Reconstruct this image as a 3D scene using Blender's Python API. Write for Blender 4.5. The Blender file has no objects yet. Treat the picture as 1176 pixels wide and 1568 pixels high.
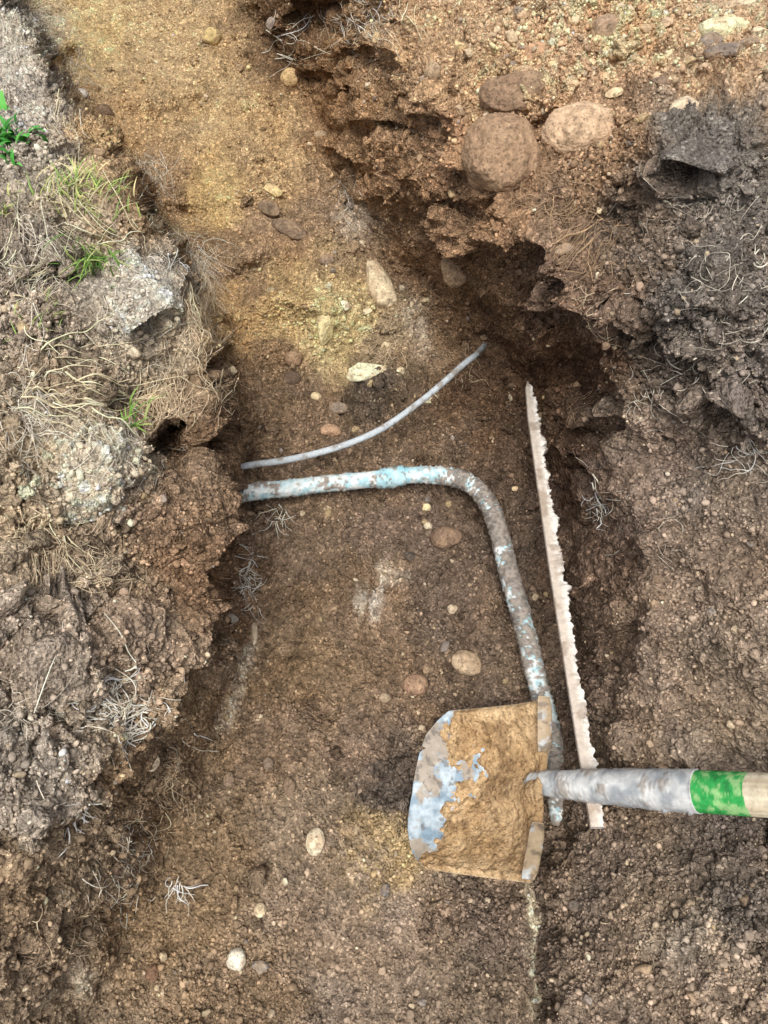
import bpy, bmesh, math, random
import numpy as np
from mathutils import Vector, Matrix
rng = np.random.default_rng(7); random.seed(7)
sc = bpy.context.scene

# ------------------------------------------------------------------ image pixels (u,v) at a given height to world
HC=1.30; PITCH=math.radians(62); F=1179.0
SP,CP=math.sin(PITCH),math.cos(PITCH)
def P(u,v,z):
    u=np.asarray(u,float); v=np.asarray(v,float); z=np.asarray(z,float)
    a=(u-588)/F; t=(v-784)/F
    s=(HC-z)/(SP+t*CP)
    return np.stack(np.broadcast_arrays(a*s,(CP-t*SP)*s,z),-1)
def scale_at(v,z): return (HC-z)/(SP+(v-784)/F*CP)/F

def lin(c):
    c=np.asarray(c,float)/255.0
    return np.where(c<=0.04045,c/12.92,((c+0.055)/1.055)**2.4)

# ------------------------------------------------------------------ noise
T=[rng.random((64,64,64)).astype(np.float32) for _ in range(4)]
def vn(Q,freq,seed=0):
    Q=np.asarray(Q)*freq+np.array([13.7,5.1,29.3])*(seed+1)*1.37
    i=np.floor(Q).astype(np.int64); f=(Q-i).astype(np.float32); f=f*f*f*(f*(f*6-15)+10)
    t=T[seed%4]; i0=i&63; i1=(i+1)&63
    x0,y0,z0=i0[...,0],i0[...,1],i0[...,2]; x1,y1,z1=i1[...,0],i1[...,1],i1[...,2]
    fx,fy,fz=f[...,0],f[...,1],f[...,2]
    a=t[x0,y0,z0]*(1-fx)+t[x1,y0,z0]*fx
    b=t[x0,y1,z0]*(1-fx)+t[x1,y1,z0]*fx
    c=t[x0,y0,z1]*(1-fx)+t[x1,y0,z1]*fx
    d=t[x0,y1,z1]*(1-fx)+t[x1,y1,z1]*fx
    return ((a*(1-fy)+b*fy)*(1-fz)+(c*(1-fy)+d*fy)*fz)*2-1
def fbm(Q,freq,oct=4,seed=0,gain=0.5):
    s=0;a=1;n=0
    for k in range(oct):
        s=s+a*vn(Q,freq*(2.03**k),seed+k); n+=a; a*=gain
    return s/n
def worley(Q,freq,seed=0):
    Q=(np.asarray(Q)*freq+seed*17.3).astype(np.float32)
    i=np.floor(Q).astype(np.int32); f=Q-i
    best=np.full(Q.shape[:-1],9.0,np.float32); cid=np.zeros(Q.shape[:-1],np.float32)
    for dx in (-1,0,1):
        for dy in (-1,0,1):
            for dz in (-1,0,1):
                a=(i[...,0]+dx)&63; b=(i[...,1]+dy)&63; c=(i[...,2]+dz)&63
                ex=dx+T[0][a,b,c]-f[...,0]; ey=dy+T[1][a,b,c]-f[...,1]; ez=dz+T[2][a,b,c]-f[...,2]
                d=ex*ex+ey*ey+ez*ez
                m=d<best
                best=np.where(m,d,best); cid=np.where(m,T[3][a,b,c],cid)
    return np.sqrt(best),cid

# ------------------------------------------------------------------ mesh helper
def make_mesh(name,V,Fq,col=None,mat=None,smooth=True,parent=None):
    V=np.asarray(V,np.float32).reshape(-1,3); Fq=np.asarray(Fq,np.int32)
    k=Fq.shape[1]; n=len(Fq)
    me=bpy.data.meshes.new(name)
    me.vertices.add(len(V)); me.vertices.foreach_set("co",V.ravel())
    me.loops.add(n*k); me.loops.foreach_set("vertex_index",Fq.ravel())
    me.polygons.add(n); me.polygons.foreach_set("loop_start",np.arange(0,n*k,k,dtype=np.int32))
    me.update(calc_edges=True)
    if smooth: me.shade_smooth()
    else: me.shade_flat()
    if col is not None:
        at=me.color_attributes.new("Col",'FLOAT_COLOR','POINT')
        c=np.ones((len(V),4),np.float32); c[:,:3]=np.asarray(col).reshape(-1,3)
        at.data.foreach_set("color",c.ravel())
    ob=bpy.data.objects.new(name,me); sc.collection.objects.link(ob)
    if mat: me.materials.append(mat)
    if parent: ob.parent=parent
    return ob

# ------------------------------------------------------------------ materials
def attr_mat(name,bump=((200,1.0),),dist=0.002,strength=0.5,rough=0.95,spec=0.15,var=0.35,vscale=120,speck=0.0,vor=0):
    m=bpy.data.materials.new(name); m.use_nodes=True; nt=m.node_tree; N=nt.nodes; L=nt.links
    b=N['Principled BSDF']; b.inputs['Roughness'].default_value=rough; b.inputs['Specular IOR Level'].default_value=spec
    tc=N.new('ShaderNodeTexCoord'); at=N.new('ShaderNodeAttribute'); at.attribute_name="Col"
    n1=N.new('ShaderNodeTexNoise'); n1.inputs['Scale'].default_value=vscale; n1.inputs['Detail'].default_value=6; n1.inputs['Roughness'].default_value=0.7
    L.new(tc.outputs['Object'],n1.inputs['Vector'])
    mr=N.new('ShaderNodeMapRange'); mr.inputs['From Min'].default_value=0.3; mr.inputs['From Max'].default_value=0.7
    mr.inputs['To Min'].default_value=1-var; mr.inputs['To Max'].default_value=1+var
    L.new(n1.outputs['Fac'],mr.inputs['Value'])
    vm=N.new('ShaderNodeVectorMath'); vm.operation='SCALE'
    L.new(at.outputs['Color'],vm.inputs[0]); L.new(mr.outputs['Result'],vm.inputs['Scale'])
    out=vm.outputs[0]
    if speck>0:
        v=N.new('ShaderNodeTexVoronoi'); v.inputs['Scale'].default_value=300; L.new(tc.outputs['Object'],v.inputs['Vector'])
        sp=N.new('ShaderNodeSeparateColor'); L.new(v.outputs['Color'],sp.inputs[0])
        gt=N.new('ShaderNodeMapRange'); gt.inputs['From Min'].default_value=0.84; gt.inputs['From Max'].default_value=1.0
        gt.inputs['To Min'].default_value=1; gt.inputs['To Max'].default_value=1+speck
        L.new(sp.outputs[0],gt.inputs['Value'])
        gd=N.new('ShaderNodeMapRange'); gd.inputs['From Min'].default_value=0.0; gd.inputs['From Max'].default_value=0.35
        gd.inputs['To Min'].default_value=0.55; gd.inputs['To Max'].default_value=1.0
        L.new(sp.outputs[1],gd.inputs['Value'])
        mm=N.new('ShaderNodeMath'); mm.operation='MULTIPLY'; L.new(gt.outputs[0],mm.inputs[0]); L.new(gd.outputs[0],mm.inputs[1])
        v2=N.new('ShaderNodeVectorMath'); v2.operation='SCALE'; L.new(out,v2.inputs[0]); L.new(mm.outputs[0],v2.inputs['Scale']); out=v2.outputs[0]
    L.new(out,b.inputs['Base Color'])
    h=None
    for s,w in bump:
        n=N.new('ShaderNodeTexNoise'); n.inputs['Scale'].default_value=s; n.inputs['Detail'].default_value=4
        L.new(tc.outputs['Object'],n.inputs['Vector'])
        mu=N.new('ShaderNodeMath'); mu.operation='MULTIPLY'; mu.inputs[1].default_value=w; L.new(n.outputs['Fac'],mu.inputs[0])
        if h is None: h=mu.outputs[0]
        else:
            ad=N.new('ShaderNodeMath'); ad.operation='ADD'; L.new(h,ad.inputs[0]); L.new(mu.outputs[0],ad.inputs[1]); h=ad.outputs[0]
    if vor:
        v=N.new('ShaderNodeTexVoronoi'); v.inputs['Scale'].default_value=vor; L.new(tc.outputs['Object'],v.inputs['Vector'])
        mu=N.new('ShaderNodeMath'); mu.operation='MULTIPLY_ADD'; mu.inputs[1].default_value=-0.8; L.new(v.outputs['Distance'],mu.inputs[0]); L.new(h,mu.inputs[2]); h=mu.outputs[0]
    bp=N.new('ShaderNodeBump'); bp.inputs['Strength'].default_value=strength; bp.inputs['Distance'].default_value=dist
    L.new(h,bp.inputs['Height']); L.new(bp.outputs[0],b.inputs['Normal'])
    return m
soil=attr_mat("soil",((150,1.0),(420,0.7)),0.007,1.0,1.0,0.04,0.42,110,1.0,200)
crumbm=attr_mat("soil_crumb",((400,1.0),),0.002,0.6,1.0,0.06,0.25,200)
stonem=attr_mat("stone",((60,1.0),(300,0.7)),0.004,0.7,0.85,0.2,0.35,70,0.25)
fibrem=attr_mat("fibre",((300,1.0),),0.0005,0.2,0.8,0.2,0.25,80)
pipem=attr_mat("painted_steel_dirty",((150,1.0),(600,.5)),0.002,0.5,0.7,0.3,0.2,160)
bladem=attr_mat("shovel_steel",((80,1.0),(500,.5)),0.001,0.35,0.5,0.45,0.25,90)
mudm=attr_mat("dried_mud",((70,1.0),(300,.5)),0.007,0.9,1.0,0.05,0.25,60,0.3)
woodm=attr_mat("weathered_wood",((150,1.0),(600,.5)),0.002,0.5,0.9,0.15,0.2,130)
leafm=attr_mat("leaf",((300,1.0),),0.0005,0.2,0.6,0.3,0.2,100)

# ------------------------------------------------------------------ terrain
ST=[
(-700,[(-900,.54),(-400,.54),(-250,.51),(-235,.17),(-145,.15),(-60,.16),(-40,.35),(0,.56),(600,.59),(2100,.60)]),
(-150,[(-900,.54),(-300,.54),(-60,.51),(-30,.18),(120,.15),(330,.17),(420,.36),(540,.56),(1176,.61),(2100,.61)]),
(0,  [(-900,.54),(-200,.54),(22,.50),(48,.17),(200,.14),(375,.15),(480,.34),(600,.54),(1176,.60),(2100,.61)]),
(150,[(-900,.54),(-150,.54),(82,.50),(108,.15),(270,.12),(475,.12),(560,.32),(690,.51),(1176,.59),(2100,.61)]),
(300,[(-900,.54),(-100,.54),(195,.50),(230,.13),(350,.11),(525,.09),(615,.31),(760,.48),(1176,.58),(2100,.61)]),
(400,[(-900,.54),(-60,.54),(275,.47),(305,.11),(420,.09),(590,.06),(690,.28),(845,.46),(1176,.57),(2100,.61)]),
(480,[(-900,.54),(-60,.54),(316,.45),(350,.08),(450,.06),(700,.02),(795,.24),(895,.45),(1176,.55),(2100,.61)]),
(560,[(-900,.54),(-40,.53),(328,.41),(374,.03),(500,.00),(760,-.02),(862,.18),(925,.42),(1176,.52),(2100,.61)]),
(700,[(-900,.54),(-20,.52),(305,.39),(384,.02),(560,.00),(852,.00),(885,.19),(955,.36),(1176,.44),(2100,.60)]),
(850,[(-900,.54),(-20,.50),(355,.35),(393,.02),(600,.00),(862,.00),(912,.20),(985,.33),(1176,.40),(2100,.55)]),
(1000,[(-900,.54),(-20,.48),(305,.35),(377,.03),(600,.00),(868,.00),(922,.16),(985,.27),(1176,.34),(2100,.49)]),
(1150,[(-900,.54),(-40,.46),(215,.35),(335,.03),(600,.00),(868,.00),(912,.09),(960,.18),(1176,.26),(2100,.44)]),
(1300,[(-900,.54),(-80,.44),(90,.34),(268,.03),(560,.00),(836,.00),(860,.07),(925,.13),(1176,.20),(2100,.44)]),
(1450,[(-900,.54),(-160,.44),(-10,.34),(203,.03),(500,.00),(826,.00),(838,.09),(950,.15),(1176,.22),(2100,.44)]),
(1568,[(-900,.54),(-220,.44),(-90,.34),(125,.03),(480,.00),(822,.00),(834,.11),(970,.17),(1176,.24),(2100,.44)]),
(2300,[(-900,.54),(-700,.48),(-560,.34),(-350,.03),(300,.00),(822,.00),(850,.12),(1000,.18),(1300,.26),(2100,.44)]),
]
sv=np.array([s[0] for s in ST],float); su=np.array([[k[0] for k in s[1]] for s in ST],float); sz=np.array([[k[1] for k in s[1]] for s in ST],float)
STEP=1.6
U=np.concatenate([np.arange(-900,-90,12.),np.arange(-90,1266,STEP),np.arange(1266,2101,12.)])
Vv=np.concatenate([np.arange(-700,-90,12.),np.arange(-90,1658,STEP),np.arange(1658,2301,12.)])
UU,VV=np.meshgrid(U,Vv)
G=np.stack([UU,VV,np.zeros_like(UU)],-1)
wu=UU+fbm(G,1/110.,3,1)*34+fbm(G,1/34.,2,3)*14
wv=VV+fbm(G,1/110.,3,2)*32
rows=np.arange(-720,2321,4.)
tu=np.arange(-950,2250,4.); tab=np.zeros((len(rows),len(tu)))
for i,r in enumerate(rows):
    ku=[np.interp(r,sv,su[:,k]) for k in range(su.shape[1])]; kz=[np.interp(r,sv,sz[:,k]) for k in range(sz.shape[1])]
    tab[i]=np.interp(tu,ku,kz)
def blur(A,n,ax):
    k=np.exp(-np.linspace(-2,2,2*n+1)**2); k/=k.sum()
    Ap=np.pad(A,[(n,n) if a==ax else (0,0) for a in range(A.ndim)],mode='edge')
    o=0
    for j,w in enumerate(k):
        o=o+w*(Ap[j:j+A.shape[0]] if ax==0 else Ap[:,j:j+A.shape[1]])
    return o
tab=blur(blur(tab,9,0),4,1)
def bil(A,u,v,u0,v0,st):
    x=np.clip((u-u0)/st,0,A.shape[1]-1.01); y=np.clip((v-v0)/st,0,A.shape[0]-1.01)
    i=y.astype(int); j=x.astype(int); fy=y-i; fx=x-j
    if A.ndim==3: fy=fy[...,None]; fx=fx[...,None]
    return (A[i,j]*(1-fx)+A[i,j+1]*fx)*(1-fy)+(A[i+1,j]*(1-fx)+A[i+1,j+1]*fx)*fy
Z=bil(tab,wu,wv,-950,-720,4.)
for (u,v,a,b,dz) in [(255,700,36,28,-.17),(340,935,24,22,-.06),(405,800,18,38,-.04),(1060,250,75,55,.07),(1075,450,105,105,.08),(1150,200,50,40,.04),
   (215,455,60,55,.05),(140,720,60,50,.04),(930,350,60,60,-.03),(1100,600,60,30,.03),(1010,700,80,60,-.03),(990,950,50,60,.02),
   (60,210,60,40,.03),(170,330,60,35,.03),(650,150,50,50,.04),(600,230,30,30,-.03),(490,30,40,30,-.07),(640,330,25,40,-.02),(345,850,34,26,.05),(300,560,26,50,.03),(230,900,50,30,-.03),(110,960,60,26,-.03),(60,1010,40,30,.02),
   (1100,1180,80,40,-.02),(1140,1300,50,50,.02),(1080,1420,60,50,.03),(920,1330,40,40,-.02),(60,1180,90,60,.04),(150,1000,90,60,.04),(1170,1290,30,40,-.05),(620,640,60,24,-.02),(800,600,50,40,-.03),(700,590,50,24,-.02),
   (110,90,30,20,-.04),(300,170,40,25,-.03),(380,390,50,25,.03),(440,470,60,22,.04),(300,330,30,20,-.04),(490,1075,40,22,-.04),(820,150,30,20,.03),(230,160,40,20,.02),(60,80,20,14,-.03),(210,240,30,18,-.02),(510,230,26,16,.02),(340,60,40,20,.02),(190,620,40,20,-.04),(60,560,50,18,-.04),
   (1010,830,50,26,.02),(1090,930,60,30,-.02),(1000,1110,60,24,-.02),(600,90,26,26,.03),(560,180,22,30,.03),(780,380,40,24,.04),(700,470,30,24,.05),(650,270,24,30,.03),(720,330,26,18,-.03),(540,250,16,30,.02),(830,480,24,30,.03),(110,420,50,16,-.03),(150,800,60,14,-.03),(60,900,60,16,-.03),(250,1010,40,14,-.03)]:
    Z=Z+dz*np.exp(-((wu-u)/a)**2-((wv-v)/b)**2)
C=[(10,60,146,137,123,.5),(30,150,143,135,124,.8),(60,300,130,121,108,.9),(40,450,118,107,94,1.),(200,470,150,141,127,.5),(230,540,145,132,113,.5),(130,600,124,110,93,.9),
(140,720,156,143,123,.7),(60,760,140,124,102,.9),(250,620,116,99,79,.6),(300,650,108,87,67,.5),(250,800,117,96,76,.6),(150,880,120,103,84,.9),(80,980,121,109,96,1.),(200,1000,117,101,85,.9),(330,880,110,88,68,.6),
(150,1080,123,112,98,1.),(60,1150,120,110,98,1.),(100,1300,115,100,82,.7),(40,1430,112,96,78,.6),(200,1200,115,96,75,.6),(60,1540,124,109,91,.5),(290,1120,118,99,77,.5),
(130,60,170,146,106,.25),(250,100,160,136,101,.3),(170,180,150,124,90,.4),(330,180,158,134,99,.4),(330,300,160,134,93,.3),(400,250,150,125,91,.55),(260,300,132,108,80,.4),(350,400,126,104,79,.3),(430,350,131,108,83,.55),(440,470,158,134,94,.3),(350,490,153,125,87,.25),
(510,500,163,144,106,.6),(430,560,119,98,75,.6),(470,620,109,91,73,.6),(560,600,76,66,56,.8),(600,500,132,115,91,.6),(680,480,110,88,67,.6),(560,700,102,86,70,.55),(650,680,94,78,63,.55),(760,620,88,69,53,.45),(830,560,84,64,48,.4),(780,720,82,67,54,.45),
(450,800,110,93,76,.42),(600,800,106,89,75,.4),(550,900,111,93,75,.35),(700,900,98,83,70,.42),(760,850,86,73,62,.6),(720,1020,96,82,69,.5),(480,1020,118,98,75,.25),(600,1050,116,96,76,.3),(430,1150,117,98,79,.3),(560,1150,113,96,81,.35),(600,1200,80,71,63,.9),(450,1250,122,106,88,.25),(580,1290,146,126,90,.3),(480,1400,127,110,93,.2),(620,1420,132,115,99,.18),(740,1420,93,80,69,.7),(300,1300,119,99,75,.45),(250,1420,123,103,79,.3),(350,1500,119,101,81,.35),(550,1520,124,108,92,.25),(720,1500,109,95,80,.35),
(450,60,84,65,47,.6),(530,120,112,86,60,.5),(620,100,144,117,88,.7),(560,220,130,103,75,.6),(600,300,120,94,69,.7),(560,340,116,98,79,.4),(680,250,130,102,77,.7),(740,100,152,126,97,.8),(850,80,160,131,102,.9),(950,60,162,132,101,.9),(1080,100,153,128,101,.8),(1150,30,158,132,104,.9),(780,330,120,95,72,.8),(700,400,118,93,70,.7),(850,350,110,91,74,.9),(880,450,100,82,68,.8),(960,350,95,83,72,.8),
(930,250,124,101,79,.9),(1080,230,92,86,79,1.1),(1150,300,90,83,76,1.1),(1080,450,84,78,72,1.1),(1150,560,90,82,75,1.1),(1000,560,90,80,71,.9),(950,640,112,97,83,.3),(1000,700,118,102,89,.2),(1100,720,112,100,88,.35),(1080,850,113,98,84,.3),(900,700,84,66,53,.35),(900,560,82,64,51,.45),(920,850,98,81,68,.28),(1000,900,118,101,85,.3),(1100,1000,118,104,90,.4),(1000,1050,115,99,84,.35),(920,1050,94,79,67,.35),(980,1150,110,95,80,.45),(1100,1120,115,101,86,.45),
(1000,1300,99,86,73,.6),(900,1300,101,87,74,.6),(1120,1300,90,80,71,.7),(900,1420,101,88,76,.6),(1050,1420,124,111,96,.6),(1140,1380,88,79,70,.85),(950,1530,115,100,85,.5),(1100,1530,120,106,92,.5)]
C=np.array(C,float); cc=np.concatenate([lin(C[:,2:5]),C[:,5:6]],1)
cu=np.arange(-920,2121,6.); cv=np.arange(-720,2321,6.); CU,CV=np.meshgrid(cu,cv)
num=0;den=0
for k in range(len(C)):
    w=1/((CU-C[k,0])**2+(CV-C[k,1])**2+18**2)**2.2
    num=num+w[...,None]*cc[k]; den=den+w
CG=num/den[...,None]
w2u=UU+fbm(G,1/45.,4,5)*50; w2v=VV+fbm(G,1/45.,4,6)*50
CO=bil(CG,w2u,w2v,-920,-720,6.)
col=CO[...,:3].copy(); rough=CO[...,3].copy()
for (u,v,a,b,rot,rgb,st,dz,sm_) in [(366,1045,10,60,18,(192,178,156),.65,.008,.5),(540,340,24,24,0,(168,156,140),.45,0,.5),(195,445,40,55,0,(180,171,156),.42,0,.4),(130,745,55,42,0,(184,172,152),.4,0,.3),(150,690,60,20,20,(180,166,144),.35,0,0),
   (640,500,18,42,-20,(165,150,130),.5,0,0),(819,1460,7,120,-2,(186,173,146),.65,.008,.6),(130,1510,16,20,0,(180,170,150),.5,0,.3),(598,1268,50,18,20,(156,135,96),.5,0,.3),(500,500,22,50,0,(180,163,118),.5,0,0),
   (580,908,8,34,12,(184,173,158),.65,.006,.6),(602,880,26,12,0,(156,144,128),.4,.003,.4),(550,925,5,16,5,(180,169,152),.5,.003,.5),(230,560,30,40,0,(152,142,125),.35,0,.4),(20,100,26,60,0,(160,152,140),.35,0,0),(540,1320,60,50,0,(134,118,102),.6,0,.5),(350,500,40,30,0,(158,130,90),.5,0,0),(330,300,28,36,10,(170,145,98),.5,0,0),
   (130,55,70,24,0,(174,150,106),.5,0,0),(640,30,60,30,0,(160,134,106),.4,0,0),(250,350,40,12,40,(166,154,131),.4,0,0),(150,880,60,30,0,(150,137,117),.35,0,0),(70,40,30,40,20,(164,156,142),.4,0,0),(1040,640,90,10,10,(140,125,110),.4,0,.3)]:
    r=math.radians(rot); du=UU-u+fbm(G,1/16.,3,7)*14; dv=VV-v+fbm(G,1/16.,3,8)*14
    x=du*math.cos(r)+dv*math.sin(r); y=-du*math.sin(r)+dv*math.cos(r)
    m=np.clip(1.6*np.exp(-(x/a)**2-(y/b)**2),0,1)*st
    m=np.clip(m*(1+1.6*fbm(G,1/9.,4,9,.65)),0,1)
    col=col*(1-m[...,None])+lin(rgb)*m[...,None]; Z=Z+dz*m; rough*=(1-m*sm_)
lum=col.mean(-1,keepdims=True); col=(col*.94+lum*.06)*np.array([1.64,1.64,1.62])
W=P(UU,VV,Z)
def normals(W):
    du=np.gradient(W,axis=1); dv=np.gradient(W,axis=0)
    n=np.cross(dv,du); n/=np.linalg.norm(n,axis=-1,keepdims=True)+1e-12
    n*=np.sign(n[...,2:3]+1e-9)
    return n
Ws=blur(blur(W,8,0),8,1)
N0=blur(blur(normals(Ws),10,0),10,1); N0/=np.linalg.norm(N0,axis=-1,keepdims=True)
fine=((UU>-110)&(UU<1290)&(VV>-110)&(VV<1680))
steep=np.clip(1-N0[...,2],0,1)
rg=np.clip(rough+0.25*steep,0.08,1.2)
big=fbm(W,9,4,0)
crk=np.abs(fbm(W,20,3,11))
wpn=np.stack([fbm(W,22,2,1),fbm(W,22,2,2),fbm(W,22,2,3)],-1)
F0_,id0=worley(W+.030*wpn,12,3)
F1,id1=worley(W+0.016*np.stack([vn(W,50,1),vn(W,50,2),vn(W,50,3)],-1),34,1)
F2,id2=worley(W+0.006*np.stack([vn(W,140,1),vn(W,140,2),vn(W,140,3)],-1),88,2)
bank=np.clip((Z-.10)/.15,0,1)
lump0=np.clip(.85-F0_,0,1)*(.2+1.3*id0)*bank
clump=np.clip(0.78-F1,0,1)*(0.3+1.3*id1)
clump2=np.clip(0.78-F2,0,1)*(0.3+1.4*id2)
mid=fbm(W,60,4,4,.6)
sm=fbm(W,190,3,6)
dmod=np.clip(0.55+1.4*fbm(W,14,2,15),0.05,1.5)
D=big*0.026*(0.40+rg)+lump0*.026+clump*0.032*rg*rg*dmod+mid*0.011*(0.2+rg)+clump2*0.0115*(0.15+rg)*dmod+sm*0.0030*(.5+rg)-np.clip(.07-crk,0,1)*0.14*np.clip(rg,0,.8)*bank
D*=np.where(fine,1,0.5)
X=W+N0*D[...,None]
NN=normals(X)
micro=clump*0.60*rg+clump2*0.65*(.4+rg)+mid*0.45+sm*0.32+lump0*.16  # crumb tops lightened, pits darkened: crevice shade put into the soil colour
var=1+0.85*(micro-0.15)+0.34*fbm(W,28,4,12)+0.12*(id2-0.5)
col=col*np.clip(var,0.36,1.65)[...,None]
hue=fbm(W,18,3,14)[...,None]
col=np.clip(col*(1+hue*np.array([.05,.0,-.08])),0.005,0.7)
Xr0=X[:1]*np.array([8,0,0])+np.array([0,60,.45]); Xr1=X[-1:]*np.array([30,0,0])+np.array([0,-40,.4])
Xp=np.concatenate([Xr0,X,Xr1],0); Xp=np.concatenate([Xp[:,:1]*np.array([0,1,0])+np.array([-60,0,.46]),Xp,Xp[:,-1:]*np.array([0,1,0])+np.array([60,0,.5])],1)
cp=np.pad(col,[(1,1),(1,1),(0,0)],mode='edge')
R,Cn=Xp.shape[:2]
idx=np.arange(R*Cn).reshape(R,Cn)
Fq=np.stack([idx[:-1,:-1],idx[1:,:-1],idx[1:,1:],idx[:-1,1:]],-1).reshape(-1,4)
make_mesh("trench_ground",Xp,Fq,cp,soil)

def surf(u,v):
    j=np.clip(np.round(np.interp(u,U,np.arange(len(U)))).astype(int),0,len(U)-1)
    i=np.clip(np.round(np.interp(v,Vv,np.arange(len(Vv)))).astype(int),0,len(Vv)-1)
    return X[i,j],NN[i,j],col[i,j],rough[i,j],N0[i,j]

# ------------------------------------------------------------------ crumbs and gravel
def ico(sub):
    bm=bmesh.new(); bmesh.ops.create_icosphere(bm,subdivisions=sub,radius=1)
    V=np.array([v.co[:] for v in bm.verts]); Fc=np.array([[v.index for v in f.verts] for f in bm.faces]); bm.free(); return V,Fc
def randrot(n):
    q=rng.normal(size=(n,4)); q/=np.linalg.norm(q,axis=1,keepdims=True); w,x,y,z=q.T
    return np.stack([np.stack([1-2*(y*y+z*z),2*(x*y-z*w),2*(x*z+y*w)],-1),np.stack([2*(x*y+z*w),1-2*(x*x+z*z),2*(y*z-x*w)],-1),np.stack([2*(x*z-y*w),2*(y*z+x*w),1-2*(x*x+y*y)],-1)],1)
def scatter(name,pos,rad,cols,subs,mat,lump,cuts=0,smooth=True):
    Vs=[];Fs=[];Cs=[];off=0; nv=14; grp=rng.integers(0,nv,len(pos)); bigm=rad>.006
    for sub,selm in ((subs[0],~bigm),(subs[1],bigm)):
        V0,F0=ico(sub)
        for g in range(nv):
            s=np.where((grp==g)&selm)[0]
            if len(s)==0: continue
            B=V0.copy()
            for _ in range(cuts):
                d=rng.normal(size=3); d/=np.linalg.norm(d); dd=B@d; B=B-np.maximum(dd-rng.uniform(.45,.8),0)[:,None]*d*.9
            B=B*(1+lump*fbm(V0+g*7.7,1.3,3,g)[:,None]+0.35*lump*fbm(V0+g*3.1,3.1,2,g)[:,None])*np.array([1,rng.uniform(.65,1),rng.uniform(.5,.85)])
            Rm=randrot(len(s))
            Vt=np.einsum('nij,kj->nki',Rm,B)*rad[s][:,None,None]+pos[s][:,None,:]
            Vs.append(Vt.reshape(-1,3)); Cs.append(np.repeat(cols[s],len(V0),0))
            Fs.append((F0[None]+(np.arange(len(s))*len(V0))[:,None,None]).reshape(-1,3)+off); off+=len(s)*len(V0)
    return make_mesh(name,np.concatenate(Vs),np.concatenate(Fs),np.concatenate(Cs),mat,smooth)
def sample(n,prob,lo=(-80,-80),hi=(1250,1640)):
    u=rng.uniform(lo[0],hi[0],n*3); v=rng.uniform(lo[1],hi[1],n*3)
    p,nn,c,r,n0=surf(u,v); clus=np.clip(0.5+1.8*fbm(p,12,2,20),0.03,1.6)
    k=rng.random(n*3)<prob(u,v,r,n0)*clus
    k=np.where(k)[0][:n]; return u[k],v[k],p[k],nn[k],c[k],r[k]
u,v,p,nn,c,r=sample(70000,lambda u,v,r,n0:0.07+0.85*r)
rad=0.0012+0.0011*rng.exponential(1,len(u)); rad=np.minimum(rad,.0065)
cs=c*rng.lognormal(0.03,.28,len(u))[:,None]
lt=rng.random(len(u))<.03; cs[lt]=lin([188,170,144])*rng.uniform(.6,1.3,(lt.sum(),1))
scatter("soil_crumbs",p+nn*(rad*.4)[:,None],rad,np.minimum(cs,.7),(1,2),crumbm,.5,3)
u,v,p,nn,c,r=sample(5200,lambda u,v,r,n0:0.02+0.85*r**1.9)
rad=0.0032+0.0028*rng.exponential(1,len(u)); rad=np.minimum(rad,.020)
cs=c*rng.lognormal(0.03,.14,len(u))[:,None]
scatter("soil_clods",p+nn*(rad*.2)[:,None],rad,np.minimum(cs,.7),(2,3),soil,.95,3)
u,v,p,nn,c,r=sample(2400,lambda u,v,r,n0:np.clip(0.08+0.45*((v<640)&(u>380)&(u<1000))+.5*((v<240)&(u>640))+.2*((v>640)&(v<1100)&(u>400)&(u<800))+0.05*(u<300),0,1)*(1-.8*((u>960)&(v>240)&(v<620))))
rad=0.0024+0.0024*rng.exponential(1,len(u)); rad=rad*np.where((v<240)&(u>620),1.4,1); rad=np.minimum(rad,.015)
pal=np.array([lin(x) for x in [(210,191,158),(172,152,126),(148,126,103),(228,212,183),(142,134,126),(182,156,125),(130,110,90),(200,177,134)]])
cs=pal[rng.integers(0,len(pal),len(u))]*.8+c*.3; cs*=rng.uniform(.7,1.15,(len(u),1))
scatter("gravel",p+nn*(rad*.3)[:,None],rad,np.minimum(cs,.7),(2,3),stonem,.35,4)

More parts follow.
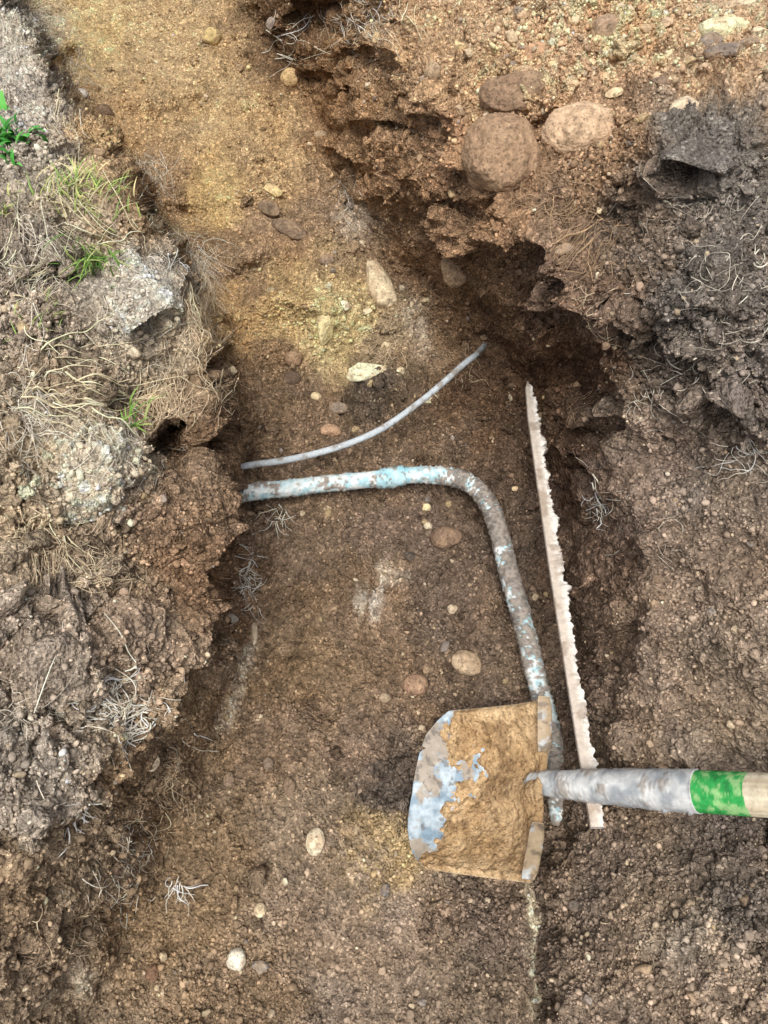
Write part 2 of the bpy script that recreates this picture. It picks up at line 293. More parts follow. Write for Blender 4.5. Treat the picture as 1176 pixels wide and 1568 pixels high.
# ------------------------------------------------------------------ named stones
V5,F5=ico(6); V4,F4=ico(4)
stones=[(768,228,108,112,(146,120,95),0,0),(888,206,106,74,(192,164,134),0,-5),(1046,176,42,54,(212,193,164),0,15),(1098,50,76,32,(220,202,164),1,-12),(790,142,92,60,(130,107,86),0,0),(690,412,46,54,(162,136,108),0,0),
(578,430,30,84,(204,186,154),1,-28),(498,492,28,54,(210,194,148),1,10),(558,566,54,28,(222,210,176),1,-15),(450,551,28,24,(138,112,88),0,0),(447,579,25,20,(98,82,68),0,0),(507,656,28,18,(178,146,118),0,5),(518,623,28,16,(140,125,110),0,0),
(524,471,16,14,(224,208,178),0,0),(484,610,15,12,(212,190,152),0,0),(715,1008,44,34,(178,157,130),0,25),(683,819,42,30,(124,102,84),0,0),(636,1047,34,28,(150,119,99),0,0),(693,929,14,14,(200,182,156),0,0),(483,1285,26,34,(210,194,166),0,10),
(443,1203,18,26,(132,112,93),0,0),(362,1464,27,27,(216,208,188),0,0),(398,1391,16,18,(220,205,170),0,0),(400,1477,24,18,(140,132,122),0,0),(235,1487,18,22,(126,99,79),0,0),(450,121,28,24,(186,158,114),0,0),(326,58,27,23,(188,166,116),0,0),
(160,171,28,22,(116,96,77),0,0),(122,150,16,13,(200,194,182),0,0),(417,295,28,16,(208,186,136),1,20),(412,326,30,18,(114,97,78),1,30),(445,350,46,26,(116,99,82),1,20),(653,776,14,12,(216,196,154),0,0),(500,396,20,16,(130,113,96),0,0),(574,255,20,18,(188,164,132),0,0),
(104,986,34,24,(130,128,124),1,0),(820,75,36,24,(176,142,112),1,0),(865,390,30,18,(140,121,102),0,0),(930,37,42,32,(160,136,112),0,0),(1124,12,44,22,(204,184,155),1,0),(905,93,18,16,(208,184,146),0,0),(1082,80,32,22,(132,121,110),0,0),(1012,158,40,18,(126,107,90),1,0),
(700,90,22,14,(208,184,140),1,20),(940,156,24,14,(212,188,152),1,-20),(588,1068,16,14,(152,134,112),0,0),(955,22,26,18,(190,171,144),0,0),(490,205,18,12,(158,138,112),0,0),(345,950,24,18,(132,125,115),1,0),(388,968,10,34,(190,177,155),1,0),
(85,1135,28,38,(136,121,105),1,0),(350,1190,14,20,(128,112,95),0,0),(410,1167,14,18,(126,110,94),0,0),(880,1385,20,14,(116,105,94),0,0),(1140,80,30,18,(144,128,112),1,0),(590,1362,12,18,(112,110,108),1,0),(630,850,20,14,(82,74,66),1,0),(655,800,12,10,(208,194,166),0,0),(1000,1170,14,10,(132,119,106),0,0),
(612,575,12,9,(216,200,166),1,0),(655,612,26,14,(200,190,158),1,-30),(1060,30,26,16,(178,154,124),1,0),(1110,95,60,26,(122,110,99),1,0),(985,60,16,12,(204,178,140),0,0),(846,112,16,12,(206,182,140),0,0),(1075,130,18,12,(200,176,146),0,0),(746,1378,10,10,(220,208,184),0,0),(545,655,12,10,(190,170,130),0,0),(500,780,9,8,(190,170,140),0,0),(786,752,9,8,(200,176,140),0,0),
(880,30,14,12,(206,184,150),0,0),(800,20,18,14,(176,150,120),0,0),(1160,60,20,14,(196,176,148),1,0),(1010,100,16,12,(190,164,130),0,0),(868,150,14,10,(190,164,130),0,0),(975,235,22,16,(150,128,104),1,0),(560,480,14,10,(206,190,156),1,0),(590,530,12,10,(200,184,150),0,0)]
for k,(u,v,w,h,rgb,ang,rot) in enumerate(stones):
    p,n,_,_,n0=surf(u,v+h*.12); p=np.array(p); m=scale_at(v,p[2])
    rw=w/2*m*1.04; rh=h/2*m*1.04; bigs=min(w,h)>45
    VS,FS=(V5,F5) if bigs else (V4,F4)
    S=VS.copy()
    for _ in range(8 if ang else (6 if bigs else 4)):
        d=rng.normal(size=3); d/=np.linalg.norm(d); dd=S@d; lim=rng.uniform(.5,.75) if ang else rng.uniform(.68,.9); S=S-np.maximum(dd-lim,0)[:,None]*d*(.93 if ang else .75)
    S*=1.22 if ang else 1.10
    S=S*(1+.16*fbm(VS+k*5,1.1,3,k)+.05*fbm(VS+k,4,4,k))[:,None]
    if bigs: S=S*(1+.025*fbm(VS*1.0+k,14,4,k)+.02*np.clip(fbm(VS+k,8,3,k+1),0,1))[:,None]
    th=min(rw,rh)*(.8 if min(w,h)>10 else .9)
    ca,sa=math.cos(math.radians(-rot)),math.sin(math.radians(-rot))
    L=S*np.array([rw,rh,th]); L=np.stack([L[:,0]*ca-L[:,1]*sa,L[:,0]*sa+L[:,1]*ca,L[:,2]],-1)
    nrm=Vector(n0*.5+np.array([0,-.35,.9])).normalized()
    q=Vector((0,0,1)).rotation_difference(nrm).to_matrix(); L=L@np.array(q).T
    cs=np.tile(lin(rgb),(len(L),1))*1.25; nz=fbm(L+k,50,5,3,.6); dirt=np.clip((nz-.02+(.06 if bigs else 0))*3.2,0,.6)[:,None]
    cs=cs*(1+.35*nz[:,None])*(1-dirt)+lin([138,116,92])*1.35*dirt
    make_mesh("stone",L+p+np.array(nrm)*th*(.36 if not bigs else .28),FS,np.minimum(cs,.75),stonem)

# ------------------------------------------------------------------ tubes
def catmull(pts,n):
    pts=np.asarray(pts,float); q=np.vstack([2*pts[0]-pts[1],pts,2*pts[-1]-pts[-2]])
    seg=len(pts)-1; t=np.linspace(0,seg-1e-6,n); i=t.astype(int); f=(t-i)[:,None]
    p0,p1,p2,p3=q[i],q[i+1],q[i+2],q[i+3]
    return .5*((2*p1)+(-p0+p2)*f+(2*p0-5*p1+4*p2-p3)*f*f+(-p0+3*p1-3*p2+p3)*f**3)
def tube(pts,rad,ns=8,cap=True):
    pts=np.asarray(pts); n=len(pts); tg=np.gradient(pts,axis=0); tg/=np.linalg.norm(tg,axis=1,keepdims=True)+1e-12
    up=np.array([0,0,1.]); a=np.cross(tg,up)
    bad=np.linalg.norm(a,axis=1)<.05; a[bad]=np.cross(tg[bad],[1,0,0]); a/=np.linalg.norm(a,axis=1,keepdims=True)
    b=np.cross(a,tg); th=np.arange(ns)*2*math.pi/ns
    rad=np.broadcast_to(rad,(n,)) if np.ndim(rad)<2 else rad
    rr=rad[:,None] if rad.ndim==1 else rad
    V=pts[:,None]+(a[:,None]*np.cos(th)[None,:,None]+b[:,None]*np.sin(th)[None,:,None])*np.broadcast_to(rr,(n,ns))[...,None]
    id=np.arange(n*ns).reshape(n,ns)
    Fc=np.stack([id[:-1],np.roll(id[:-1],-1,1),np.roll(id[1:],-1,1),id[1:]],-1).reshape(-1,4)
    V=V.reshape(-1,3)
    if cap:
        c0=len(V); V=np.vstack([V,pts[:1],pts[-1:]])
        e0=id[0]; e1=id[-1]
        Fc=np.vstack([Fc,np.stack([np.full(ns,c0),np.roll(e0,-1),e0,e0],-1),np.stack([np.full(ns,c0+1),e1,np.roll(e1,-1),np.roll(e1,-1)],-1)])
    return V,Fc
def polys(name,V,Fc,col,mat,parent=None,smooth=True):
    me=bpy.data.meshes.new(name); fl=[]
    for f in Fc.tolist():
        g=[]; [g.append(x) for x in f if x not in g]
        if len(g)>2: fl.append(g)
    me.from_pydata(V.tolist(),[],fl); me.update()
    if smooth: me.shade_smooth()
    at=me.color_attributes.new("Col",'FLOAT_COLOR','POINT'); c=np.ones((len(V),4),np.float32); c[:,:3]=col; at.data.foreach_set("color",c.ravel())
    me.materials.append(mat); ob=bpy.data.objects.new(name,me); sc.collection.objects.link(ob)
    if parent: ob.parent=parent
    return ob
def mix(a,b,m): m=np.asarray(m)[...,None]; return a*(1-m)+b*m

# water pipe
pp=[(335,762,.06),(385,754,.055),(480,743,.055),(580,733,.055),(640,727,.055),(690,730,.055),(722,742,.055),(748,772,.052),(764,815,.05),(780,880,.045),(803,960,.04),(822,1040,.035),(840,1110,.03),(850,1170,.025),(856,1230,.015),(862,1300,-.02)]
pts=catmull([P(*x) for x in pp],620); ns=36
uu=np.interp(np.linspace(0,len(pp)-1,620),range(len(pp)),[x[0] for x in pp]); vv=np.interp(np.linspace(0,len(pp)-1,620),range(len(pp)),[x[1] for x in pp])
r0=np.full(620,.0155); r0+=.0026*((uu>583)&(uu<618)&(vv<745)); r0+=.0012*np.exp(-((uu-583)/3)**2)*(vv<745)
dirtf=np.interp(np.linspace(0,len(pp)-1,620),range(len(pp)),[.5,.40,.28,.30,.44,.55,.95,1,.95,.80,.78,.62,.45,.5,.6,.7])
base,_=tube(pts,r0,ns,False); nz=fbm(base,55,4,3).reshape(620,ns); nz2=fbm(base,220,3,5).reshape(620,ns)
dm=np.clip((nz*1.6+nz2*1.2+(dirtf[:,None]-.5)*1.7)*4+.4,0,1)
rr=r0[:,None]+dm*(.0012+.0022*(nz2+.5))+.0005*nz2
V,Fc=tube(pts,rr,ns)
paint=mix(lin([172,208,216]),lin([226,232,230]),np.clip(.55+1.8*fbm(base,90,3,8).reshape(620,ns),0,1))
blue=((uu>575)&(uu<625)&(vv<745))[:,None]*.45
paint=mix(paint,lin([130,206,224]),blue*np.ones((1,ns)))
dirt=mix(lin([104,91,81]),lin([152,139,126]),np.clip(.5+nz2*1.8,0,1))
cl=mix(paint,dirt,dm*.92).reshape(-1,3); cl=np.vstack([cl,lin([70,45,32])[None],lin([70,45,32])[None]])
polys("water_pipe",V,Fc,cl,pipem)

# cable
cpnt=[(335,722,.06),(378,713,.075),(440,704,.085),(500,690,.085),(550,673,.085),(592,652,.085),(640,618,.085),(680,585,.085),(710,558,.08),(731,541,.06),(752,518,-.03)]
pts=catmull([P(*x) for x in cpnt],300); V0,_=tube(pts,.0062,14,False); nz=fbm(V0,70,4,2)
V,Fc=tube(pts,.0062,14); cl=mix(lin([192,200,204]),lin([138,126,112]),np.clip((nz-.10)*3,0,.75)); cl=np.vstack([cl,cl[:1],cl[-1:]])
polys("electric_cable",V,Fc,cl,pipem)

# wooden lath
A=P(807,586,.12); B=P(914,1268,.15); n=900; t=np.linspace(0,1,n)
mid_=A[None]*(1-t[:,None])+B[None]*t[:,None]; mid_[:,2]-=.010*np.sin(t*math.pi)
ax=(B-A)/np.linalg.norm(B-A); side=np.cross(ax,[0,0,1]); side/=np.linalg.norm(side); side*=np.sign(side[0]); upn=np.cross(side,ax); upn*=np.sign(upn[2])
wl=np.interp(t,[0,.02,.1,.5,1],[.001,.005,.0085,.0095,.0095])
q=np.stack([t*30,t*0,t*0],-1)
jag=.002+.0095*np.clip(fbm(q,1.1,4,2,.55)+.35,0,1)**1.5+.0030*fbm(q,5,2,6); jag=np.clip(jag,.0006,.013)*np.clip(t*14,0.1,1)*np.interp(t,[0,.6,.8,1],[1.2,1,.6,.4])
NSX=32; th=np.linspace(0,2*math.pi,NSX,endpoint=False)
cx=np.sign(np.cos(th))*np.abs(np.cos(th))**.4; cy=np.sign(np.sin(th))*np.abs(np.sin(th))**.4
fr=np.clip(cx[None],0,1)
off=wl[:,None]*cx[None]+jag[:,None]*fr**2
V=mid_[:,None]+side*off[...,None]+upn*(cy[None,:,None]*(.006+.4*jag[:,None]*fr)[...,None])
nz=fbm(V,110,4,4); ed=np.clip(cx[None]*1.5-.2,0,1); V=V+upn*(nz*(.0008+.005*ed))[...,None]+side*(fbm(V,150,3,3)*.0035*ed)[...,None]
id=np.arange(n*NSX).reshape(n,NSX); Fc=np.stack([id[:-1],np.roll(id[:-1],-1,1),np.roll(id[1:],-1,1),id[1:]],-1).reshape(-1,4).tolist()
cl=mix(lin([204,192,178]),lin([234,229,221]),ed*np.ones((n,1))); dn=np.clip((fbm(V,40,4,8,.6)-.06)*3.5,0,.6); cl=mix(cl,lin([150,131,112]),dn)
V=V.reshape(-1,3); cl=cl.reshape(-1,3)
me=bpy.data.meshes.new("wooden_lath"); me.from_pydata(V.tolist(),[],Fc+[id[0].tolist(),id[-1].tolist()[::-1]]); me.update(); me.shade_smooth()
at=me.color_attributes.new("Col",'FLOAT_COLOR','POINT'); c=np.ones((len(V),4),np.float32); c[:,:3]=cl; at.data.foreach_set("color",c.ravel())
me.materials.append(woodm); ob=bpy.data.objects.new("wooden_lath",me); sc.collection.objects.link(ob)

# ------------------------------------------------------------------ shovel
shovel=bpy.data.objects.new("shovel",None); sc.collection.objects.link(shovel)
tip=P(632,1205,.028); sh=P(838,1216,.105)
e1=(sh-tip); Lb=np.linalg.norm(e1); e1/=Lb
wdir=P(818,1352,.11)-P(850,1081,.11); hw=np.linalg.norm(wdir)/2
wdir/=np.linalg.norm(wdir); e2=wdir-e1*np.dot(wdir,e1)*.35; e2/=np.linalg.norm(e2)
e3=np.cross(e2,e1); e3*=np.sign(e3[2]); e3/=np.linalg.norm(e3)
nu,nw=200,220
s=np.linspace(0,1,nu)[:,None]; y=np.linspace(-1,1,nw)[None,:]
front=.040*np.abs(y)**5+.007*y*y+.0012*vn(np.stack([y*6,y*0,y*0],-1),1.5,2)
xs=front+(Lb-front)*s
halfw=hw*(.93+.07*s)
ys=y*halfw
def bz(xr,y): 
    z=.038*np.abs(y)**2.4*(.25+.75*xr)+.018*xr**5-.022*(1-y*y)*np.sin(np.clip(xr,0,1)*math.pi)
    z=z+.022*np.exp(-(y/.13)**2)*np.clip((xr-.5)/.5,0,1)**1.5
    return z
xr=xs/Lb; zs=bz(xr,y)
def toW(x,y,z): return tip+x[...,None]*e1+y[...,None]*e2+z[...,None]*e3
Bt=toW(xs,ys+0*xs,zs); thick=.0022
Bb=toW(xs,ys+0*xs,zs-thick)
n1=nu*nw; id=np.arange(n1).reshape(nu,nw)
q1=np.stack([id[:-1,:-1],id[1:,:-1],id[1:,1:],id[:-1,1:]],-1).reshape(-1,4); q2=q1[:,::-1]+n1
def strip(a): return np.stack([a[:-1],a[1:],a[1:]+n1,a[:-1]+n1],-1)
Fc=np.vstack([q1,q2,strip(id[0]),strip(id[-1]),strip(id[:,0]),strip(id[:,-1])])
V=np.vstack([Bt.reshape(-1,3),Bb.reshape(-1,3)])
nz=fbm(V,60,4,3); sc1=fbm(V,34,5,6,.65)
cl=mix(lin([134,156,172]),lin([184,198,206]),np.clip(.5+2*nz,0,1)); cl=mix(cl,lin([164,142,112]),np.clip((sc1-.03)*5,0,.75)); cl=mix(cl,lin([90,84,80]),np.clip((fbm(V,110,3,2)-.25)*6,0,.6))
make_mesh("blade",V,Fc,cl,bladem,parent=shovel)
tipmud=fbm(Bt,16,4,2)*.20+fbm(Bt,60,3,5)*.13+fbm(Bt,180,2,7)*.05
edge_s=.24+.12*np.cos(y*2.2+.2)
mask=np.clip(((xr-edge_s)+tipmud*.9)*7,0,1)
mask*=np.clip((1-np.abs(y))*60,0,1)*np.clip((Lb-xs)/.003,0,1)
ridge=1-2*np.abs(fbm(Bt*np.array([1,.6,1]),26,4,3))
mh=-.001+mask*(.0035+.0060*(fbm(Bt,22,4,9)+.35)+.0045*ridge+.0018*fbm(Bt,120,3,4))
nrmB=np.cross(np.gradient(Bt,axis=0),np.gradient(Bt,axis=1)); nrmB/=np.linalg.norm(nrmB,axis=-1,keepdims=True); nrmB*=np.sign((nrmB@e3))[...,None]
Mv=Bt+nrmB*mh[...,None]
mc=mix(lin([176,145,106]),lin([208,178,137]),np.clip(.5+1.6*fbm(Bt,35,4,7),0,1)); mc=mix(mc,lin([136,110,80]),np.clip((fbm(Bt,48,4,3)-.14)*3+np.clip(.25-ridge,0,1)*.7,0,.7))
mc=mix(mc,lin([144,117,86]),np.exp(-((y/.35)**2))*np.clip((xr-.45)*1.4,0,.4))  # mud darkened along the central hollow: shade of the scoop put into colour
make_mesh("dried_mud",Mv,q1,mc,mudm,parent=shovel)
for k,(ya,yb) in enumerate([(-1.0,-.42),(.36,.98)]):
    yy=np.linspace(ya,yb,60)[None,:]; a=np.linspace(-.1,1.0,20)[:,None]*math.pi*1.05
    rt=.0110*(1-.4*np.abs((yy-(ya+yb)/2)/((yb-ya)/2))**5)
    xx=Lb-.002+rt*np.sin(a)*.9-.014*np.clip(a/math.pi-.5,0,1); zz=bz(1.0+0*xx,yy)+rt*(1-np.cos(a))*.9; yw=yy*hw+0*xx
    To=toW(xx,yw,zz); Ti=toW(xx-.0022*np.sin(a),yw,zz+.0022*np.cos(a))
    m1=To.shape[0]*To.shape[1]; idt=np.arange(m1).reshape(To.shape[:2])
    a1=np.stack([idt[:-1,:-1],idt[1:,:-1],idt[1:,1:],idt[:-1,1:]],-1).reshape(-1,4)
    st=lambda a:np.stack([a[:-1],a[1:],a[1:]+m1,a[:-1]+m1],-1)
    Vt=np.vstack([To.reshape(-1,3),Ti.reshape(-1,3)])
    ct=mix(lin([166,146,118]),lin([178,182,182]),np.clip((fbm(Vt,60,4,4)+.02)*4,0,.85)); ct=mix(ct,lin([100,88,76]),np.clip((fbm(Vt,120,3,1)-.12)*4,0,.7))
    make_mesh("foot_tread_%d"%(k+1),Vt,np.vstack([a1,a1[:,::-1]+m1,st(idt[0]),st(idt[-1]),st(idt[:,0]),st(idt[:,-1])]),ct,bladem,parent=shovel)
A=P(806,1198,.100); B=P(1070,1212,.275); hd=(B-A)/np.linalg.norm(B-A); Ls=np.linalg.norm(B-A)
def axis_t(u_):
    lo,hi=0,3
    for _ in range(50):
        m=(lo+hi)/2; p=A+hd*m; f=588+F*p[0]/((p[1]*CP)+(HC-p[2])*SP)
        if f<u_: lo=m
        else: hi=m
    return lo
n=220; tt=np.linspace(0,Ls,n); pts=A+hd*tt[:,None]
rs=np.interp(tt/Ls,[0,.03,.15,.45,.8,1],[.006,.013,.018,.0222,.0262,.0268])
base,_=tube(pts,rs,48,False); nz=fbm(base,45,4,3).reshape(n,48); nzz=fbm(base,240,3,3).reshape(n,48)
dm=np.clip((nz*1.5+nzz*.5-.12+.5*(1-np.linspace(0,1,n)[:,None])**2)*2.6,0,1)
V,Fc=tube(pts,rs[:,None]+.0010*dm*(1+nzz)+.0003*nzz,48)
cl=mix(lin([156,162,166]),lin([208,210,208]),np.clip(.5+1.8*fbm(base,60,4,5),0,1).reshape(n,48)); cl=mix(cl,lin([144,131,116]),dm*.65)
cl=np.vstack([cl.reshape(-1,3),lin([90,80,70])[None],lin([120,120,120])[None]])
polys("socket",V,Fc,cl,bladem,parent=shovel)
tg=axis_t(1150); Lh=1.25
tt=np.concatenate([np.linspace(Ls-.03,Ls+.12,160),np.linspace(Ls+.125,Lh,120),np.linspace(Lh+.002,Lh+.02,8)]); pts=A+hd*tt[:,None]
rh=np.where(tt<=Lh,.0256,.0256*np.sqrt(np.clip(1-((tt-Lh)/.021)**2,0,1)))
base,_=tube(pts,rh,48,False); V,Fc=tube(pts,rh,48)
grain=fbm((base-A)@np.stack([hd*6,np.cross(hd,[0,1,0])*300,np.cross(hd,[1,0,0])*300],1),1,3,2)
cl=mix(lin([222,212,186]),lin([192,175,147]),np.clip(.4+grain*1.6,0,1)); cl=mix(cl,lin([160,140,112]),np.clip((fbm(base,60,4,2)-.15)*3,0,.5))
tv=np.repeat(tt,48); gn=fbm(base,70,5,6,.6)
g=((tv<tg+.004*gn)); gc=mix(lin([56,162,82]),lin([160,202,138]),np.clip((gn-.02)*6,0,.8)); gc=mix(gc,lin([44,110,60]),np.clip((-gn-.2)*5,0,.6)); cl=np.where(g[:,None],gc,cl)
cl=np.vstack([cl,cl[:1],cl[-1:]])
polys("handle",V,Fc,cl,woodm,parent=shovel)
for k,tk in enumerate([.80,.93]):
    bm=bmesh.new(); bmesh.ops.create_uvsphere(bm,u_segments=16,v_segments=8,radius=.0045)
    me=bpy.data.meshes.new("rivet_%d"%(k+1)); bm.to_mesh(me); bm.free(); me.shade_smooth(); at=me.color_attributes.new("Col",'FLOAT_COLOR','POINT')
    for d in at.data: d.color=(*lin([150,152,154]),1)
    me.materials.append(bladem); ob=bpy.data.objects.new("rivet_%d"%(k+1),me); sc.collection.objects.link(ob)
    ob.location=Vector(A+hd*Ls*tk+np.array([0,-1,.25])/1.03*(.0265)); ob.parent=shovel

# ------------------------------------------------------------------ roots, straw, grass
def fibres(name,specs,mat,ns=5):
    Vs=[];Fs=[];Cs=[];off=0
    for (u,v,ru,rv,cnt,ln,ang,spr,rgb,r,lift,curl) in specs:
        for _ in range(cnt):
            a0=rng.normal(u,ru*.6); b0=rng.normal(v,rv*.6); L=ln*rng.uniform(.3,1.3); th=math.radians(ang+rng.normal(0,spr)); k=max(5,int(L/5)); st=L/k
            uu_=[a0];vv_=[b0]; cv_=0
            for i in range(k):
                cv_=cv_*.7+rng.normal(0,curl); th+=cv_
                uu_.append(uu_[-1]+st*math.cos(th)); vv_.append(vv_[-1]+st*math.sin(th))
            p,nn,_,_,n0=surf(np.array(uu_),np.array(vv_))
            ps=p.copy()
            for _ in range(5): ps[1:-1]=(ps[:-2]+ps[1:-1]*2+ps[2:])/4
            p=ps; m=len(p); h=np.abs(np.sin(np.linspace(0,math.pi*rng.uniform(.6,2.5),m)+rng.uniform(0,3)))*lift*rng.uniform(.3,1.3)+.0015
            up=n0*.6+np.array([0,-.2,.7]); p=p+up*h[:,None]
            rad=r*rng.uniform(.5,1.3)*np.linspace(1.1,.4,m)
            V_,F_=tube(p,rad,ns,False); c_=np.minimum(lin(rgb)*rng.uniform(.7,1.45),.8)*np.ones((len(V_),1))
            Vs.append(V_);Fs.append(F_+off);Cs.append(c_);off+=len(V_)
    return make_mesh(name,np.concatenate(Vs),np.concatenate(Fs),np.concatenate(Cs),mat)
WH=(228,219,200); TN=(208,188,158); GY=(208,199,182); DK=(120,94,70); BR=(168,142,112)
fibres("plant_roots",[
 (305,450,22,60,300,60,72,18,TN,.0005,.006,.08),(330,560,18,50,190,50,75,25,TN,.0005,.005,.12),(280,400,35,25,100,60,55,30,WH,.00055,.008,.12),
 (250,600,40,40,150,50,90,35,TN,.0005,.005,.15),(180,680,60,40,90,50,60,50,GY,.0005,.006,.15),(375,880,14,40,80,30,90,35,WH,.0007,.006,.25),(190,500,50,50,70,50,50,50,GY,.0004,.005,.15),
 (220,1095,70,35,90,60,150,60,WH,.001,.007,.3),(150,1060,60,30,50,60,20,60,WH,.0008,.006,.25),(60,1100,50,50,60,50,0,90,GY,.0006,.006,.25),
 (200,1280,40,40,40,50,90,50,WH,.0007,.005,.3),(120,1240,20,30,26,50,100,30,WH,.001,.006,.3),(275,1360,10,20,14,40,80,30,WH,.001,.004,.3),(100,1420,60,50,60,40,80,60,TN,.0006,.005,.3),(170,1350,60,40,40,40,80,60,GY,.0007,.005,.3),(230,1240,50,40,40,40,90,40,TN,.0006,.005,.3),
 (60,850,60,50,140,45,80,50,TN,.0005,.006,.2),(30,640,40,60,150,60,10,50,GY,.0005,.007,.15),(40,420,40,60,150,50,20,60,GY,.0005,.007,.15),(20,60,20,60,80,45,80,35,GY,.0005,.005,.15),
 (150,880,60,40,90,40,60,80,TN,.0005,.005,.25),(260,1180,30,50,50,50,90,50,TN,.0006,.005,.3),(110,110,20,60,60,40,70,25,GY,.0005,.005,.15),(220,270,30,30,90,40,60,30,GY,.0005,.005,.15),
 (560,60,50,40,90,60,100,30,TN,.0005,.008,.2),(440,50,25,12,8,90,10,15,WH,.0012,.006,.2),(440,92,25,6,5,70,0,15,WH,.0011,.006,.2),(560,25,40,25,40,60,90,30,WH,.0006,.01,.2),(640,200,60,80,150,50,90,40,BR,.0005,.005,.18),(680,330,60,50,100,50,110,50,BR,.0005,.005,.2),
 (540,300,20,40,30,40,90,30,GY,.0005,.004,.2),(900,370,60,50,80,80,135,26,BR,.0005,.005,.10),(840,320,50,50,60,60,120,50,BR,.0005,.005,.18),(930,480,40,40,60,60,125,35,TN,.0005,.006,.18),
 (1070,570,25,30,12,90,110,30,WH,.0011,.008,.22),(1150,430,20,60,10,70,60,60,GY,.0008,.008,.25),(1000,600,50,30,30,50,90,60,GY,.0005,.006,.25),(1140,700,40,40,18,60,120,60,WH,.0006,.006,.25),
 (915,750,18,30,18,60,100,50,WH,.0008,.006,.35),(920,780,15,15,16,40,60,60,WH,.0006,.004,.4),(1040,330,60,40,30,50,60,60,GY,.0004,.005,.2),(1120,300,50,40,24,50,60,60,GY,.0004,.005,.25),
 (1080,450,80,80,50,40,60,80,GY,.0005,.005,.25),(1060,120,60,30,30,40,0,60,DK,.0008,.006,.3),(590,540,30,40,30,40,90,80,TN,.0005,.004,.35),(430,790,10,25,16,35,90,30,WH,.0009,.004,.3),
 (1000,830,60,50,10,40,20,60,GY,.0005,.004,.3),(700,560,40,30,24,40,90,80,TN,.0005,.004,.35),(1000,1400,90,80,20,30,0,90,TN,.0005,.004,.3),(900,620,20,60,40,40,90,40,BR,.0005,.005,.3)],fibrem)
STR=(222,210,174)
fibres("dry_straw",[(60,580,70,50,22,120,-12,16,STR,.0010,.012,.015),(90,620,70,30,22,120,12,12,STR,.0010,.010,.015),(120,340,60,40,40,80,-10,50,STR,.0007,.012,.02),(240,350,30,20,16,60,10,30,STR,.0007,.010,.03),
 (30,440,40,30,16,90,-20,25,STR,.0008,.01,.02),(90,180,20,30,12,50,70,30,STR,.0008,.01,.04),(60,820,50,30,18,60,60,50,STR,.0007,.01,.04),(290,440,20,50,24,60,70,15,STR,.0008,.01,.04),(960,360,40,30,7,110,135,14,BR,.0010,.006,.02),(640,25,40,15,8,60,150,50,STR,.0008,.01,.04),(1070,120,40,20,8,50,60,40,(130,104,80),.0012,.01,.06)],fibrem)
def grass(name,u,v,ru,rv,cnt,hgt,wid,rgbs,lean):
    Vs=[];Fs=[];Cs=[];off=0
    for _ in range(cnt):
        p,nn,_,_,n0=surf(np.array([rng.normal(u,ru*.5)]),np.array([rng.normal(v,rv*.5)])); p=p[0]-n0[0]*.002
        H=hgt*rng.uniform(.5,1.2); a=rng.uniform(0,2*math.pi); d=np.array([math.cos(a),math.sin(a),0])*rng.uniform(.3,1)+np.array(lean)
        k=9; t=np.linspace(0,1,k); up=np.array([0,0,1.])
        c=p+up*(H*(t-.45*t*t))[:,None]+d*(H*.9*t**1.6)[:,None]
        sd=np.cross(d,up); sd/=np.linalg.norm(sd)+1e-9; w=wid*rng.uniform(.6,1.2)*np.sin(np.clip(.25+.75*t,0,1)*math.pi)**.8*(1-t*.3)
        Vb=np.stack([c-sd*w[:,None],c+up*(-.15)*w[:,None],c+sd*w[:,None]],1).reshape(-1,3)
        i=np.arange(k*3).reshape(k,3); Fb=np.stack([i[:-1,:-1],i[:-1,1:],i[1:,1:],i[1:,:-1]],-1).reshape(-1,4)
        rgb=lin(rgbs[rng.integers(len(rgbs))])*rng.uniform(.75,1.15)
        Vs.append(Vb);Fs.append(Fb+off);Cs.append(np.tile(rgb,(len(Vb),1)));off+=len(Vb)
    make_mesh(name,np.concatenate(Vs),np.concatenate(Fs),np.concatenate(Cs),leafm)
GR=[(110,152,66),(136,172,84),(90,130,56),(170,184,112)]; YG=[(166,186,104),(190,194,124),(212,198,146),(140,168,90)]
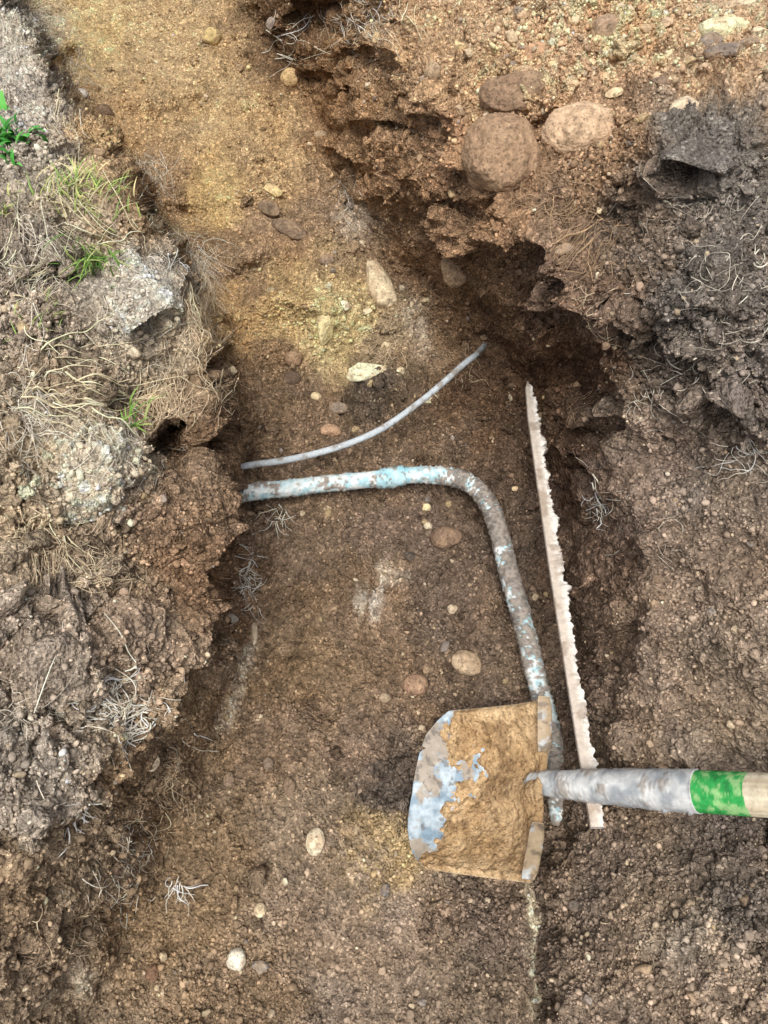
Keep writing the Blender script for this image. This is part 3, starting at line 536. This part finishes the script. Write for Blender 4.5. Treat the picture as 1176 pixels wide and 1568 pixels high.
grass("grass_tuft",130,315,60,26,150,.042,.0014,YG,(.2,.1,0))
grass("grass_tuft",145,400,36,28,80,.052,.0016,GR,(.1,-.5,0))
grass("grass_tuft",200,655,18,8,20,.042,.0016,GR,(.5,.1,0))
grass("grass_tuft",10,360,16,12,18,.035,.0014,YG,(.2,0,0))
grass("grass_tuft",75,500,40,40,30,.035,.0010,YG,(.2,0,0))
grass("weed_plant",22,222,32,34,46,.044,.0058,[(80,162,68),(104,184,82),(60,130,52)],(.1,0,0))

# ------------------------------------------------------------------ light, world, camera
w=bpy.data.worlds.new("World"); sc.world=w; w.use_nodes=True; nt=w.node_tree
sky=nt.nodes.new('ShaderNodeTexSky'); sky.sky_type='NISHITA'; sky.sun_disc=False
EL,AZ=74,-165
sky.sun_elevation=math.radians(EL); sky.sun_rotation=math.radians(AZ)
sky.dust_density=6.0; sky.ozone_density=0.5
hs=nt.nodes.new('ShaderNodeHueSaturation'); hs.inputs['Saturation'].default_value=.5
bg=nt.nodes['Background']; bg.inputs['Strength'].default_value=.15; nt.links.new(sky.outputs[0],hs.inputs['Color']); nt.links.new(hs.outputs[0],bg.inputs['Color'])
sd=bpy.data.lights.new("sun",'SUN'); sd.energy=2.1; sd.angle=math.radians(32); sd.color=(1,.975,.93)
so=bpy.data.objects.new("sun",sd); sc.collection.objects.link(so)
dirv=Vector((math.sin(math.radians(AZ))*math.cos(math.radians(EL)),math.cos(math.radians(AZ))*math.cos(math.radians(EL)),math.sin(math.radians(EL))))
so.rotation_euler=dirv.to_track_quat('Z','Y').to_euler(); so.location=dirv*10
cam=bpy.data.cameras.new("camera"); co=bpy.data.objects.new("camera",cam); sc.collection.objects.link(co)
co.location=(0,0,HC); co.rotation_euler=(math.pi/2-PITCH,0,0)
cam.sensor_fit='VERTICAL'; cam.sensor_height=34.6; cam.lens=34.6*F/1568; cam.clip_start=.02; cam.clip_end=500
sc.camera=co
sc.view_settings.view_transform='Standard'; sc.view_settings.look='None'; sc.view_settings.exposure=0
